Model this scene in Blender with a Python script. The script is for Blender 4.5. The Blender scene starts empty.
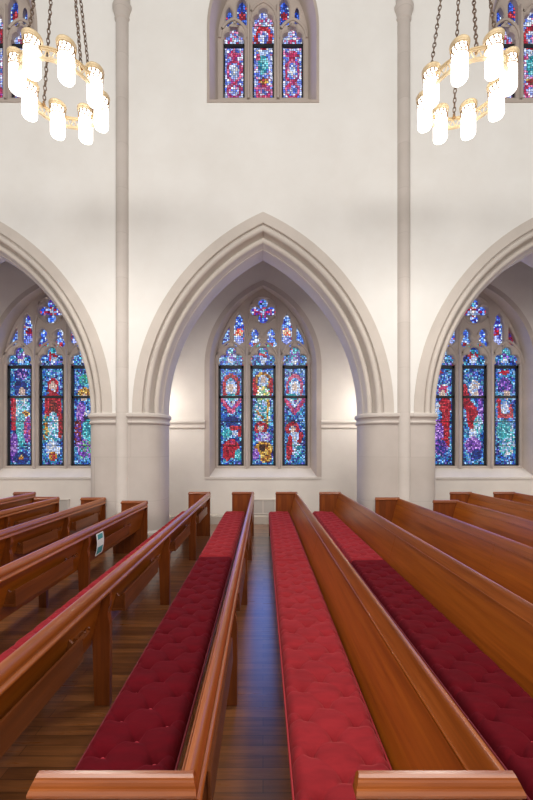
import bpy, bmesh, math, random
from mathutils import Vector, Matrix
random.seed(7)
PI = math.pi
S = bpy.context.scene
COL = S.collection

# ------------------------------------------------------------------ helpers
def lin(c):
    return tuple((x/12.92 if x <= .04045 else ((x+.055)/1.055)**2.4) for x in c)
def rgb(r, g, b):
    return lin((r/255, g/255, b/255)) + (1,)

class MB:
    """collects shapes into one bmesh"""
    def __init__(s): s.bm = bmesh.new(); s.mi = 0
    def face(s, vs, smooth=False):
        try: f = s.bm.faces.new(vs)
        except ValueError: return None
        f.material_index = s.mi; f.smooth = smooth
        return f
    def box(s, x0, x1, y0, y1, z0, z1, bev=0):
        vs = [s.bm.verts.new(p) for p in ((x0,y0,z0),(x1,y0,z0),(x1,y1,z0),(x0,y1,z0),(x0,y0,z1),(x1,y0,z1),(x1,y1,z1),(x0,y1,z1))]
        fs = [s.face([vs[i] for i in q]) for q in ((0,3,2,1),(4,5,6,7),(0,1,5,4),(1,2,6,5),(2,3,7,6),(3,0,4,7))]
        if bev:
            es = set(e for f in fs for e in f.edges)
            bmesh.ops.bevel(s.bm, geom=list(es), offset=bev, segments=2, affect='EDGES', profile=.5)
        return s
    def prism(s, prof, a0, a1, axis='y', smooth=False, bev=0):
        """prof list of 2D points. axis y: (x,z); axis x: (y,z); axis z: (x,y)"""
        def P(p, a):
            return {'y': (p[0], a, p[1]), 'x': (a, p[0], p[1]), 'z': (p[0], p[1], a)}[axis]
        A = [s.bm.verts.new(P(p, a0)) for p in prof]; B = [s.bm.verts.new(P(p, a1)) for p in prof]
        n = len(prof); fs = []
        for i in range(n):
            j = (i+1) % n
            fs.append(s.face([A[i], A[j], B[j], B[i]], smooth))
        e1 = s.face(A[::-1]); e2 = s.face(B)
        if bev:
            es = list(set(list(e1.edges) + list(e2.edges)))
            bmesh.ops.bevel(s.bm, geom=es, offset=bev, segments=2, affect='EDGES', profile=.5)
        return s
    def tube(s, pts, r, n=8, closed=False, rz=None):
        pts = [Vector(p) for p in pts]; rings = []; m = len(pts)
        for i, p in enumerate(pts):
            if closed: t = pts[(i+1) % m]-pts[i-1]
            else: t = pts[min(i+1, m-1)]-pts[max(i-1, 0)]
            t.normalize()
            up = Vector((0,0,1)) if abs(t.z) < .9 else Vector((1,0,0))
            a = t.cross(up).normalized(); b = t.cross(a).normalized()
            rr = r[i] if isinstance(r, (list, tuple)) else r
            rings.append([s.bm.verts.new(p+(a*math.cos(2*PI*k/n)+b*math.sin(2*PI*k/n))*rr) for k in range(n)])
        last = m if closed else m-1
        for i in range(last):
            A, B = rings[i], rings[(i+1) % m]
            off = 0
            if closed and i == m-1:
                off = min(range(n), key=lambda o: (A[0].co-B[o].co).length)
            for k in range(n):
                s.face([A[k], A[(k+1) % n], B[(k+1+off) % n], B[(k+off) % n]], True)
        if not closed:
            s.face(rings[0][::-1]); s.face(rings[-1])
        return s
    def lathe(s, prof, c, n=24, caps=True, a0=0, a1=2*PI):
        """prof: (r,z) list"""
        rings = []
        for r, z in prof:
            rings.append([s.bm.verts.new((c[0]+r*math.cos(a0+(a1-a0)*k/n), c[1]+r*math.sin(a0+(a1-a0)*k/n), c[2]+z)) for k in range(n)])
        for A, B in zip(rings, rings[1:]):
            for k in range(n): s.face([A[k], A[(k+1) % n], B[(k+1) % n], B[k]], True)
        if caps: s.face(rings[0][::-1]); s.face(rings[-1])
        return s
    def build(s, name, mats, parent=None, origin=(0,0,0), recalc=True, sharp=None):
        bm = s.bm
        if recalc: bmesh.ops.recalc_face_normals(bm, faces=bm.faces)
        o = Vector(origin)
        for v in bm.verts: v.co -= o
        me = bpy.data.meshes.new(name); bm.to_mesh(me); bm.free()
        if not isinstance(mats, (list, tuple)): mats = [mats]
        for m in mats: me.materials.append(m)
        if sharp: me.set_sharp_from_angle(angle=math.radians(sharp))
        ob = bpy.data.objects.new(name, me); COL.objects.link(ob)
        if parent: ob.parent = parent
        else: ob.location = o
        return ob

def tag(o, label=None, cat=None, group=None, kind=None):
    if label: o['label'] = label
    if cat: o['category'] = cat
    if group: o['group'] = group
    if kind: o['kind'] = kind
    return o
def empty(name, loc):
    o = bpy.data.objects.new(name, None); COL.objects.link(o); o.location = loc; o.empty_display_size = .1
    return o
def copy_tree(o, parent=None):
    c = o.copy(); COL.objects.link(c)
    if parent: c.parent = parent
    for ch in [x for x in o.children]: copy_tree(ch, c)
    return c

# ------------------------------------------------------------------ materials
def newmat(name):
    m = bpy.data.materials.new(name); m.use_nodes = True
    nt = m.node_tree; b = nt.nodes['Principled BSDF']
    return m, nt, b
def N(nt, t, **kw):
    n = nt.nodes.new(t)
    for k, v in kw.items():
        if hasattr(n, k): setattr(n, k, v)
        else: n.inputs[k].default_value = v
    return n
def ramp(nt, fac, stops):
    r = nt.nodes.new('ShaderNodeValToRGB'); e = r.color_ramp.elements
    while len(e) < len(stops): e.new(.5)
    for i, (p, c) in enumerate(stops): e[i].position = p; e[i].color = c
    nt.links.new(fac, r.inputs[0]); return r
def coords(nt, scale=(1,1,1), rot=(0,0,0), kind='Object'):
    tc = nt.nodes.new('ShaderNodeTexCoord'); mp = nt.nodes.new('ShaderNodeMapping')
    mp.inputs['Scale'].default_value = scale; mp.inputs['Rotation'].default_value = rot
    nt.links.new(tc.outputs[kind], mp.inputs[0]); return mp.outputs[0]
def wood(name, dark, mid, light, scale, rough=.32, coat=.25):
    m, nt, b = newmat(name)
    co = coords(nt, scale)
    n1 = N(nt, 'ShaderNodeTexNoise', Scale=1.0, Detail=6.0, Roughness=.62, Distortion=.6)
    nt.links.new(co, n1.inputs['Vector'])
    r = ramp(nt, n1.outputs[0], [(.25, dark), (.5, mid), (.78, light)])
    co2 = coords(nt, tuple(x*5 for x in scale))
    n2 = N(nt, 'ShaderNodeTexNoise', Scale=1.0, Detail=3.0)
    nt.links.new(co2, n2.inputs['Vector'])
    r2 = ramp(nt, n2.outputs[0], [(.35, (.62,.62,.62,1)), (.6, (1,1,1,1))])
    mx = N(nt, 'ShaderNodeMix', data_type='RGBA', blend_type='MULTIPLY'); mx.inputs['Factor'].default_value = .38
    nt.links.new(r.outputs[0], mx.inputs['A']); nt.links.new(r2.outputs[0], mx.inputs['B'])
    nt.links.new(mx.outputs['Result'], b.inputs['Base Color'])
    b.inputs['Roughness'].default_value = rough
    b.inputs['Coat Weight'].default_value = coat; b.inputs['Coat Roughness'].default_value = .22
    return m
W_D, W_M, W_L = rgb(112,52,8), rgb(146,74,15), rgb(170,94,26)
M_wood = wood('oak_along', W_D, W_M, W_L, (9,.45,9), .34, .2)
M_woodv = wood('oak_vertical', rgb(84,38,8), rgb(116,54,13), rgb(142,74,22), (13,13,.8), .36, .2)
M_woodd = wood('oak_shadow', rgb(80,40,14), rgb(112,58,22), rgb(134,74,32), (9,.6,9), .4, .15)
M_rail = wood('oak_rail', rgb(112,54,14), rgb(146,76,24), rgb(172,98,40), (16,.6,16), .3, .3)
M_cap = wood('oak_cap', rgb(100,46,10), rgb(134,66,18), rgb(160,88,34), (.9,18,18), .32, .3)

def stone(name, base, var, joints=None, rough=.85, bumps=.15):
    m, nt, b = newmat(name)
    co = coords(nt, (1,1,1), kind='Object')
    n = N(nt, 'ShaderNodeTexNoise', Scale=1.3, Detail=6.0, Roughness=.6); nt.links.new(co, n.inputs['Vector'])
    r = ramp(nt, n.outputs[0], [(.3, var), (.7, base)]); out = r.outputs[0]
    if joints:
        w, h = joints
        sx = N(nt, 'ShaderNodeSeparateXYZ'); nt.links.new(co, sx.inputs[0])
        ad = N(nt, 'ShaderNodeMath', operation='ADD'); nt.links.new(sx.outputs[0], ad.inputs[0]); nt.links.new(sx.outputs[1], ad.inputs[1])
        cx = N(nt, 'ShaderNodeCombineXYZ'); nt.links.new(ad.outputs[0], cx.inputs[0]); nt.links.new(sx.outputs[2], cx.inputs[1])
        br = N(nt, 'ShaderNodeTexBrick'); nt.links.new(cx.outputs[0], br.inputs['Vector'])
        br.inputs['Scale'].default_value = 1; br.inputs['Brick Width'].default_value = w; br.inputs['Row Height'].default_value = h
        br.inputs['Mortar Size'].default_value = .005; br.inputs['Mortar Smooth'].default_value = .3
        br.inputs['Color1'].default_value = (1,1,1,1); br.inputs['Color2'].default_value = (.93,.925,.92,1); br.inputs['Mortar'].default_value = (.84,.83,.82,1)
        mx = N(nt, 'ShaderNodeMix', data_type='RGBA', blend_type='MULTIPLY'); mx.inputs['Factor'].default_value = 1
        nt.links.new(out, mx.inputs['A']); nt.links.new(br.outputs[0], mx.inputs['B']); out = mx.outputs['Result']
    nt.links.new(out, b.inputs['Base Color'])
    b.inputs['Roughness'].default_value = rough; b.inputs['Specular IOR Level'].default_value = .3
    n3 = N(nt, 'ShaderNodeTexNoise', Scale=60.0, Detail=3.0); nt.links.new(co, n3.inputs['Vector'])
    bp = N(nt, 'ShaderNodeBump', Strength=bumps, Distance=.004); nt.links.new(n3.outputs[0], bp.inputs['Height']); nt.links.new(bp.outputs[0], b.inputs['Normal'])
    return m
M_plaster = stone('cream_plaster', rgb(231,230,227), rgb(225,223,219))
M_stone = stone('limestone', rgb(202,194,188), rgb(190,182,175), (1.35, .86))
M_arch = stone('arch_stone', rgb(206,198,190), rgb(194,186,178))
M_awall = stone('aisle_plaster', rgb(214,208,200), rgb(204,197,190))
M_trac = stone('tracery_stone', rgb(184,171,162), rgb(168,157,149))
M_plinth = stone('plinth_stone', rgb(190,182,172), rgb(176,168,158), (1.3, 2.0))
M_ceil = stone('vault_plaster', rgb(190,176,160), rgb(176,160,146))
M_vent = stone('vent_grey', rgb(178,172,166), rgb(166,160,154))

def simple(name, c, rough=.5, metal=0, em=None, est=0):
    m, nt, b = newmat(name)
    co = coords(nt); n = N(nt, 'ShaderNodeTexNoise', Scale=9.0, Detail=4.0); nt.links.new(co, n.inputs['Vector'])
    r = ramp(nt, n.outputs[0], [(.3, tuple(x*.85 for x in c[:3])+(1,)), (.7, c)])
    nt.links.new(r.outputs[0], b.inputs['Base Color'])
    b.inputs['Roughness'].default_value = rough; b.inputs['Metallic'].default_value = metal
    if em:
        b.inputs['Emission Color'].default_value = em; b.inputs['Emission Strength'].default_value = est
    return m
M_iron = simple('black_iron', rgb(34,36,42), .5, .3)
M_chain = simple('bronze_chain', rgb(128,108,92), .5, .4)
M_gold = simple('gilded_metal', rgb(226,204,164), .45, .2)
M_goldd = simple('gilded_dark', rgb(150,116,74), .45, .4)
M_lamp = simple('opal_glass', rgb(250,246,238), .3, 0, (1,.96,.90,1), 4.0)
M_paper = simple('white_paper', rgb(232,236,236), .7)
M_teal = simple('teal_print', rgb(70,150,156), .7)

def velvet(name, c, sheen, scol):
    m, nt, b = newmat(name)
    co = coords(nt, (3,9,3)); n = N(nt, 'ShaderNodeTexNoise', Scale=2.2, Detail=5.0, Roughness=.6); nt.links.new(co, n.inputs['Vector'])
    r = ramp(nt, n.outputs[0], [(.3, tuple(x*.78 for x in c[:3])+(1,)), (.7, tuple(min(1, x*1.12) for x in c[:3])+(1,))])
    nt.links.new(r.outputs[0], b.inputs['Base Color'])
    b.inputs['Roughness'].default_value = .9; b.inputs['Specular IOR Level'].default_value = .15
    b.inputs['Sheen Weight'].default_value = sheen; b.inputs['Sheen Roughness'].default_value = .35; b.inputs['Sheen Tint'].default_value = scol
    return m
M_vd = velvet('velvet_crimson', rgb(86,1,14), .2, rgb(220,60,80))
M_vl = velvet('velvet_red', rgb(138,34,40), .5, rgb(225,115,112))
M_vm = velvet('velvet_rose', rgb(136,32,40), .45, rgb(235,120,120))
M_bd = velvet('velvet_button_highlight', rgb(172,40,56), .6, rgb(240,130,140))  # lighter pink puts the button highlights into the colour on crimson cushions
M_piped = simple('dark_red_piping', rgb(112,22,32), .7)
M_pipe = simple('red_piping', rgb(168,40,46), .7)

# floor: narrow dark boards running along x
M_floor, nt, b = newmat('plank_floor')
co = coords(nt)
br = N(nt, 'ShaderNodeTexBrick'); nt.links.new(co, br.inputs['Vector'])
br.offset = .37; br.offset_frequency = 2
for k, v in (('Scale', 1), ('Brick Width', 1.1), ('Row Height', .083), ('Mortar Size', .0016), ('Mortar Smooth', .2), ('Bias', 0)): br.inputs[k].default_value = v
br.inputs['Color1'].default_value = rgb(160,104,60); br.inputs['Color2'].default_value = rgb(122,77,44); br.inputs['Mortar'].default_value = rgb(24,14,9)
co2 = coords(nt, (1.6,26,1)); n = N(nt, 'ShaderNodeTexNoise', Scale=1.0, Detail=7.0, Roughness=.65, Distortion=.8); nt.links.new(co2, n.inputs['Vector'])
r = ramp(nt, n.outputs[0], [(.3, (.4,.38,.36,1)), (.62, (1.1,1.05,1,1))])
mx = N(nt, 'ShaderNodeMix', data_type='RGBA', blend_type='MULTIPLY'); mx.inputs['Factor'].default_value = .85
nt.links.new(br.outputs[0], mx.inputs['A']); nt.links.new(r.outputs[0], mx.inputs['B'])
nt.links.new(mx.outputs['Result'], b.inputs['Base Color'])
rr = ramp(nt, n.outputs[0], [(.3, (.36,.36,.36,1)), (.7, (.26,.26,.26,1))]); nt.links.new(rr.outputs[0], b.inputs['Roughness'])
b.inputs['Coat Weight'].default_value = 1; b.inputs['Coat Roughness'].default_value = .26; b.inputs['Coat IOR'].default_value = 1.7
bp = N(nt, 'ShaderNodeBump', Strength=.12, Distance=.003); nt.links.new(br.outputs['Fac'], bp.inputs['Height']); bp.invert = True; nt.links.new(bp.outputs[0], b.inputs['Normal'])

# stained glass: coloured pieces lit from outside
M_glass, nt, b = newmat('stained_glass_lit')
at = N(nt, 'ShaderNodeVertexColor', layer_name='Col')
nt.links.new(at.outputs[0], b.inputs['Emission Color']); b.inputs['Emission Strength'].default_value = 1.75
b.inputs['Base Color'].default_value = (.02,.02,.03,1); b.inputs['Roughness'].default_value = .25
M_lead = simple('lead_cames', rgb(16,18,26), .6, .2)

# ------------------------------------------------------------------ layout (metres; camera at x=0,y=0, looking along +y)
H = 1.90
YN, YNB = 7.29, 8.12          # nave arcade wall front / back
YA = 9.42                     # aisle wall face
BAY = 5.446
XE = 8.4

# arch maths -------------------------------------------------------
def arch_pts(w, c, zs, n=28):
    """half arch of half width w, centre offset c (centres across the axis) from springing (x=-w) to apex; returns (x,z)"""
    R = w + c; th = math.acos(max(-1, min(1, c/R)))
    return [(c - R*math.cos(th*i/n), zs + R*math.sin(th*i/n)) for i in range(n+1)]
def full_arch(w, c, zs, n=28):
    L = arch_pts(w, c, zs, n); return L + [(-x, z) for x, z in L[-2::-1]]

def plate(name, loops, y0, y1, mat, parent=None, origin=(0,0,0), bevel=0.0):
    """flat slab in the xz plane with holes, between depths y0..y1 (first loop is the outline)"""
    cu = bpy.data.curves.new(name, 'CURVE'); cu.dimensions = '2D'; cu.fill_mode = 'BOTH'
    for lp in loops:
        sp = cu.splines.new('POLY'); sp.points.add(len(lp)-1); sp.use_cyclic_u = True
        for p, q in zip(sp.points, lp): p.co = (q[0], q[1], 0, 1)
    cu.extrude = (y1-y0)/2 - bevel; cu.bevel_depth = bevel; cu.bevel_resolution = 0
    if bevel: cu.offset = -bevel
    tmp = bpy.data.objects.new('tmp', cu); COL.objects.link(tmp)
    dg = bpy.context.evaluated_depsgraph_get(); dg.update()
    me = bpy.data.meshes.new_from_object(tmp.evaluated_get(dg)); bpy.data.objects.remove(tmp); bpy.data.curves.remove(cu)
    me.name = name; o = Vector(origin); ym = (y0+y1)/2
    for v in me.vertices:
        x, z, d = v.co; v.co = Vector((x, ym - d, z)) - o
    bm = bmesh.new(); bm.from_mesh(me)
    for f in bm.faces: f.smooth = False
    bmesh.ops.recalc_face_normals(bm, faces=bm.faces); bm.to_mesh(me); bm.free()
    me.materials.clear(); me.materials.append(mat)
    ob = bpy.data.objects.new(name, me); COL.objects.link(ob)
    if parent: ob.parent = parent
    else: ob.location = o
    return ob

# ------------------------------------------------------------------ setting
f = MB().box(-XE, XE, -1.5, YA+.4, -.12, 0).build('floor', M_floor)
tag(f, 'dark narrow plank floor running under the pews', 'floor', kind='structure')

ARC_C, ARC_ZS, ARC_W = 1.72, 2.57, 2.53
CL_W, CL_SILL, CL_ZS, CL_C = 1.083, 8.59, 10.05, .9
TOP = 12.6
# nave wall: outline with three arch notches, clerestory openings as holes
out = [(-XE, 0)]
for kx in (-1, 0, 1):
    cx = kx*BAY; A = full_arch(ARC_W, ARC_C, ARC_ZS)
    pts = [(-ARC_W, 0)] + A + [(ARC_W, 0)]
    out += [(max(-XE+.01, min(XE-.01, cx+x)), z) for x, z in pts]
out += [(XE, 0), (XE, TOP), (-XE, TOP)]
holes = []
for kx in (-1, 0, 1):
    cx = kx*BAY
    lp = [(-CL_W, CL_SILL)] + full_arch(CL_W, CL_C, CL_ZS, 14) + [(CL_W, CL_SILL)]
    holes.append([(cx+x, z) for x, z in lp])
o = plate('wall_nave', [out]+holes, YN, YNB, M_plaster)
tag(o, 'cream plaster nave wall above the pointed arches', 'wall', kind='structure')

# aisle wall with three window openings
AK = .969          # aisle wall sizes scale about eye level
AW_W, AW_SILL, AW_ZS = 1.508, 1.106, 4.0
AW_C = ((AW_W**2 + 2.22**2)/(2*AW_W)) - AW_W
out = [(-XE, 0), (XE, 0), (XE, 7.3), (-XE, 7.3)]; holes = []
for kx in (-1, 0, 1):
    lp = [(-AW_W, AW_SILL)] + full_arch(AW_W, AW_C, AW_ZS, 20) + [(AW_W, AW_SILL)]
    holes.append([(kx*BAY+x*AK, H+(z-H)*AK) for x, z in lp])
o = plate('wall_aisle', [out]+holes, YA, YA+.5, M_awall)
tag(o, 'pale side aisle wall around the stained glass windows', 'wall', kind='structure')
o = MB().box(-XE, XE, YNB, YA+.5, 7.3, 7.5).build('ceiling', M_ceil); tag(o, 'plaster ceiling of the side aisle', 'ceiling', kind='structure')
for nm, sx in (('wall_left', -1), ('wall_right', 1)):
    o = MB().box(min(sx*XE, sx*(XE+.3)), max(sx*XE, sx*(XE+.3)), YN, YA+.5, 0, 7.5).build(nm, M_awall); tag(o, 'end wall of the side aisle', 'wall', kind='structure')
# plinth along aisle wall, string course
plb = MB()
plb.prism([(YA, 0), (YA-.07, 0), (YA-.07, .19), (YA-.05, .215), (YA, .235)], -XE, XE, 'x')
o = plb.build('baseboard_aisle', M_plinth); tag(o, 'stone plinth at the foot of the aisle wall', 'plinth', kind='structure')
sc = [(YA, 2.60), (YA-.05, 2.60), (YA-.085, 2.575), (YA-.09, 2.545), (YA-.06, 2.515), (YA-.04, 2.49), (YA-.04, 2.44), (YA-.055, 2.425), (YA-.045, 2.40), (YA-.02, 2.385), (YA, 2.385)]
sc = [(a, H+(b-H)*AK) for a, b in sc]
ti = 1
for a, b2 in ((-BAY+AW_W*AK-.01, -AW_W*AK+.01), (AW_W*AK-.01, BAY-AW_W*AK+.01)):
    o = MB().prism(sc, a, b2, 'x').build('trim_%d' % ti, M_arch); tag(o, 'moulded stone string course on the aisle wall beside the windows', 'moulding', kind='structure'); ti += 1
for s in (-1, 1):
    o = MB().prism(sc, min(s*XE, s*(BAY+AW_W*AK-.01)), max(s*XE, s*(BAY+AW_W*AK-.01)), 'x').build('trim_%d' % ti, M_arch); tag(o, 'moulded stone string course on the aisle wall', 'moulding', kind='structure'); ti += 1

# arches: moulded sweep, mitred at the apex
def arcp(cw, cv, r, a0, a1, n=8):
    return [(cw + r*math.cos(math.radians(a0+(a1-a0)*i/n)), cv + r*math.sin(math.radians(a0+(a1-a0)*i/n))) for i in range(n+1)]
prof = [(2.53, .06), (2.53, -.012), (2.345, -.012), (2.335, 0), (2.335, .035), (2.312, .04)]
prof += arcp(2.255, .045, .055, 0, -165, 8)                 # outer roll
prof += [(2.20, .075), (2.185, .12)]
prof += arcp(2.135, .15, .05, 40, 10, 2)[:0] + [(2.165, .155), (2.135, .165)]      # hollow
prof += arcp(2.10, .155, .05, -20, -170, 8)               # second roll
prof += [(2.04, .185), (2.028, .225), (2.018, .24)]
prof += [(2.012, .262), (2.0, .265)]
prof += [(1.98, .33), (1.98, .66), (2.08, YNB-YN-.02), (2.40, YNB-YN+.012), (2.53, YNB-YN+.012), (2.53, YNB-YN-.05)]
pier = [(2.68, .06), (2.68, -.012), (2.33, -.012)] + [(1.98+.35*(1-math.sin(math.radians(a))), .40 - .412*math.cos(math.radians(a))) for a in (10,20,30,40,50,60,70,80,90)]
pier += [(1.98, .66), (2.08, YNB-YN-.02), (2.40, YNB-YN+.012), (2.53, YNB-YN+.012), (2.53, YNB-YN-.05)]
def make_arch(cx, n):
    mb = MB(); strips = []
    for w, v in prof:
        A = full_arch(w, ARC_C, ARC_ZS, 30)
        strips.append([mb.bm.verts.new((cx+x, YN+v, z)) for x, z in A])
    for A, B in zip(strips, strips[1:]):
        for i in range(len(A)-1): mb.face([A[i], A[i+1], B[i+1], B[i]], True)
    o = mb.build('arch_tmp', M_arch, sharp=32); o.name = 'trim_%d' % n
    tag(o, 'moulded pointed stone arch between the nave and aisle', 'arch', kind='structure')
for kx in (-1, 0, 1): make_arch(kx*BAY, ti); ti += 1

def sweep_plan(mb, plan, cx, sgn, zs, smooth=True):
    """plan list of (w,v); zs list of (z,offset outwards)"""
    n = len(plan); nor = []
    for i in range(n):
        a = plan[max(i-1, 0)]; b_ = plan[min(i+1, n-1)]
        t = Vector((b_[0]-a[0], b_[1]-a[1])); t.normalize(); nor.append((-t.y*-1, t.x*-1) if False else (t.y, -t.x))
    rows = []
    for z, off in zs:
        rows.append([mb.bm.verts.new((cx + sgn*(p[0]+q[0]*off*-1 if False else p[0]+q[0]*off), YN + p[1]+q[1]*off, z)) for p, q in zip(plan, nor)])
    for A, B in zip(rows, rows[1:]):
        for i in range(n-1): mb.face([A[i], A[i+1], B[i+1], B[i]], smooth)
capz = [(2.36, -.01), (2.36, .018), (2.375, .03), (2.395, .03), (2.41, .014), (2.43, .01), (2.46, .012), (2.48, .028), (2.50, .05), (2.53, .048), (2.555, .045), (2.572, .03), (2.572, -.04)]
capplan = pier[1:-1]
# turn plan direction so that outward = towards opening / nave: check sign
def outward(plan):
    a, b_ = plan[0], plan[1]; t = Vector((b_[0]-a[0], b_[1]-a[1])); return -t.x   # v component of (t.y,-t.x); plan starts along the nave face
sg = -1 if outward(capplan) > 0 else 1
pn = ti
for kx in (-1.5, -.5, .5, 1.5):
    cx = kx*BAY; mb = MB()
    for s in (1, -1):
        c0 = cx + s*BAY/2           # centre of the arch this half faces
        if abs(c0) > BAY*1.3: continue
        sweep_plan(mb, pier, c0, -s, [(0, .05*sg), (.25, .05*sg), (.29, 0), (ARC_ZS-.1, 0)])
        sweep_plan(mb, capplan, c0, -s, [(z, q*sg) for z, q in capz])
    o = mb.build('trim_%d' % pn, M_stone, recalc=True, sharp=40); pn += 1
    tag(o, 'limestone pier with moulded capital between two arches', 'pier', kind='structure')
    # wall shaft
    mb = MB(); cy = YN+.03
    mb.lathe([(.17,0),(.17,.22),(.15,.27),(.128,.30),(.128,10.13),(.145,10.15),(.15,10.18),(.14,10.21),(.155,10.27),(.185,10.35),(.19,10.41),(.17,10.45),(.16,10.47),(.17,12.4)], (cx, cy, 0), 28)
    for q in (-.12, .12): mb.lathe([(.07,10.6),(.07,12.4)], (cx+q, cy-.05, 0), 16)
    o = mb.build('trim_%d' % pn, M_stone, sharp=40); pn += 1
    tag(o, 'slender round wall shaft rising from floor to vault', 'shaft', kind='structure')
    # respond on the aisle wall behind the pier
    mb = MB(); mb.box(cx-.2, cx+.2, YA-.16, YA+.01, 0, 7.3, .02)
    o = mb.build('trim_%d' % pn, M_awall); pn += 1
    tag(o, 'flat stone pilaster on the aisle wall behind a pier', 'pilaster', kind='structure')

# ------------------------------------------------------------------ stained glass windows
def union_outline(circles, c, n=64, a0=0, a1=2*PI):
    """polar outline of a union of circles, seen from c"""
    pts = []
    for i in range(n):
        a = a0 + (a1-a0)*i/(n if abs(a1-a0-2*PI) < 1e-6 else n-1); d = (math.cos(a), math.sin(a)); best = 0
        for x, z, r in circles:
            ox, oz = c[0]-x, c[1]-z; bq = ox*d[0]+oz*d[1]; cq = ox*ox+oz*oz-r*r; D = bq*bq-cq
            if D >= 0: best = max(best, -bq+math.sqrt(D))
        pts.append((c[0]+d[0]*best, c[1]+d[1]*best))
    return pts
def lancet(cx, w, z0, zs, zt, n=8):
    h = zt-zs; c = (w*w+h*h)/(2*w)-w
    A = full_arch(w, max(c, 0.001), zs, n)
    return [(cx-w, z0)] + [(cx+x, z) for x, z in A] + [(cx+w, z0)]
BLUE = [(10,28,104),(20,60,162),(34,98,190),(86,146,214),(150,188,226),(24,116,150),(84,172,196),(44,40,126),(10,14,56),(110,100,182),(120,170,216),(30,84,180),(40,120,170)]
def pal(*a): return list(a)
RED = [(150,10,32),(176,24,44),(112,6,30),(190,56,66)]
TEAL = [(34,150,160),(84,180,190),(24,110,140),(130,196,206)]
WHITE = [(200,210,232),(160,182,222),(130,158,214),(206,202,200)]
GOLD = [(196,148,50),(160,96,26),(208,180,100),(96,50,16)]
PURP = [(110,60,160),(140,90,190),(70,40,130),(180,140,210)]
PINK = [(180,50,96),(160,28,72),(196,100,136),(136,46,124)]
DKB = [(16,26,90),(26,40,120),(20,60,130)]
BRN = [(110,40,30),(80,26,26),(150,52,40)]
SKIN = [(206,184,170),(186,160,150)]
def E(cx, cz, rx, rz, p): return ('e', cx, cz, rx, rz, p)
def RG(cx, cz, rx, rz, t, p): return ('r', cx, cz, rx, rz, t, p)       # ring
def LN(x0, z0, x1, z1, t, p): return ('l', x0, z0, x1, z1, t, p)       # stroke
def pick(shapes, base, u, z, rng):
    c = rng.choice(base)
    for s in shapes:
        if s[0] == 'e':
            if ((u-s[1])/s[3])**2+((z-s[2])/s[4])**2 < 1: c = rng.choice(s[5])
        elif s[0] == 'r':
            q = math.sqrt(((u-s[1])/s[3])**2+((z-s[2])/s[4])**2)
            if abs(q-1) < s[5]: c = rng.choice(s[6])
        else:
            ax, az, bx, bz = s[1:5]; L2 = (bx-ax)**2+(bz-az)**2
            t = max(0, min(1, ((u-ax)*(bx-ax)+(z-az)*(bz-az))/L2))
            if math.hypot(u-ax-t*(bx-ax), z-az-t*(bz-az)) < s[5]: c = rng.choice(s[6])
    return c
def glass_pane(parent, origin, cx, w, z0, z1, y, shapes, base, cell=.05, seed=0, name='stained_glass'):
    """leaded glass of one light: coloured quads on a dark leaded backing; shapes in (u,z) with u=x-cx, z from z0"""
    rng = random.Random(seed); mb = MB()
    nx = max(3, round(2*w/cell)); nz = max(3, round((z1-z0)/cell))
    P = {}
    for i in range(nx+1):
        for j in range(nz+1):
            jx = rng.uniform(-.33, .33) if 0 < i < nx else 0; jz = rng.uniform(-.33, .33) if 0 < j < nz else 0
            P[i, j] = (-w+2*w*(i+jx)/nx, (z1-z0)*(j+jz)/nz)
    cols = []
    mb.mi = 0
    for i in range(nx):
        for j in range(nz):
            q = [P[i, j], P[i+1, j], P[i+1, j+1], P[i, j+1]]
            mx = sum(p[0] for p in q)/4; mz = sum(p[1] for p in q)/4
            if i in (0, nx-1) and j % 2 == 0: c = rng.choice([(150,190,235),(205,225,245),(200,60,70),(60,110,200)])
            else: c = pick(shapes, base, mx, mz, rng)
            k = rng.uniform(.75, 1.12)
            c = lin(tuple(min(1, x/255*k) for x in c))
            vs = [mb.bm.verts.new((cx+mx+(p[0]-mx)*.80, y, z0+mz+(p[1]-mz)*.80)) for p in q]
            mb.face(vs); cols.append(c)
    mb.mi = 1
    ncol = len(cols)
    mb.box(cx-w-.02, cx+w+.02, y+.003, y+.02, z0-.02, z1+.02)
    o = mb.build(name, [M_glass, M_lead], parent, origin, recalc=False)
    me = o.data; ca = me.color_attributes.new('Col', 'FLOAT_COLOR', 'CORNER')
    for p in me.polygons:
        c = cols[p.index] if p.index < ncol else (0, 0, 0)
        for li in p.loop_indices: ca.data[li].color = (*c, 1)
    return o

def bands(spec): return spec
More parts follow.
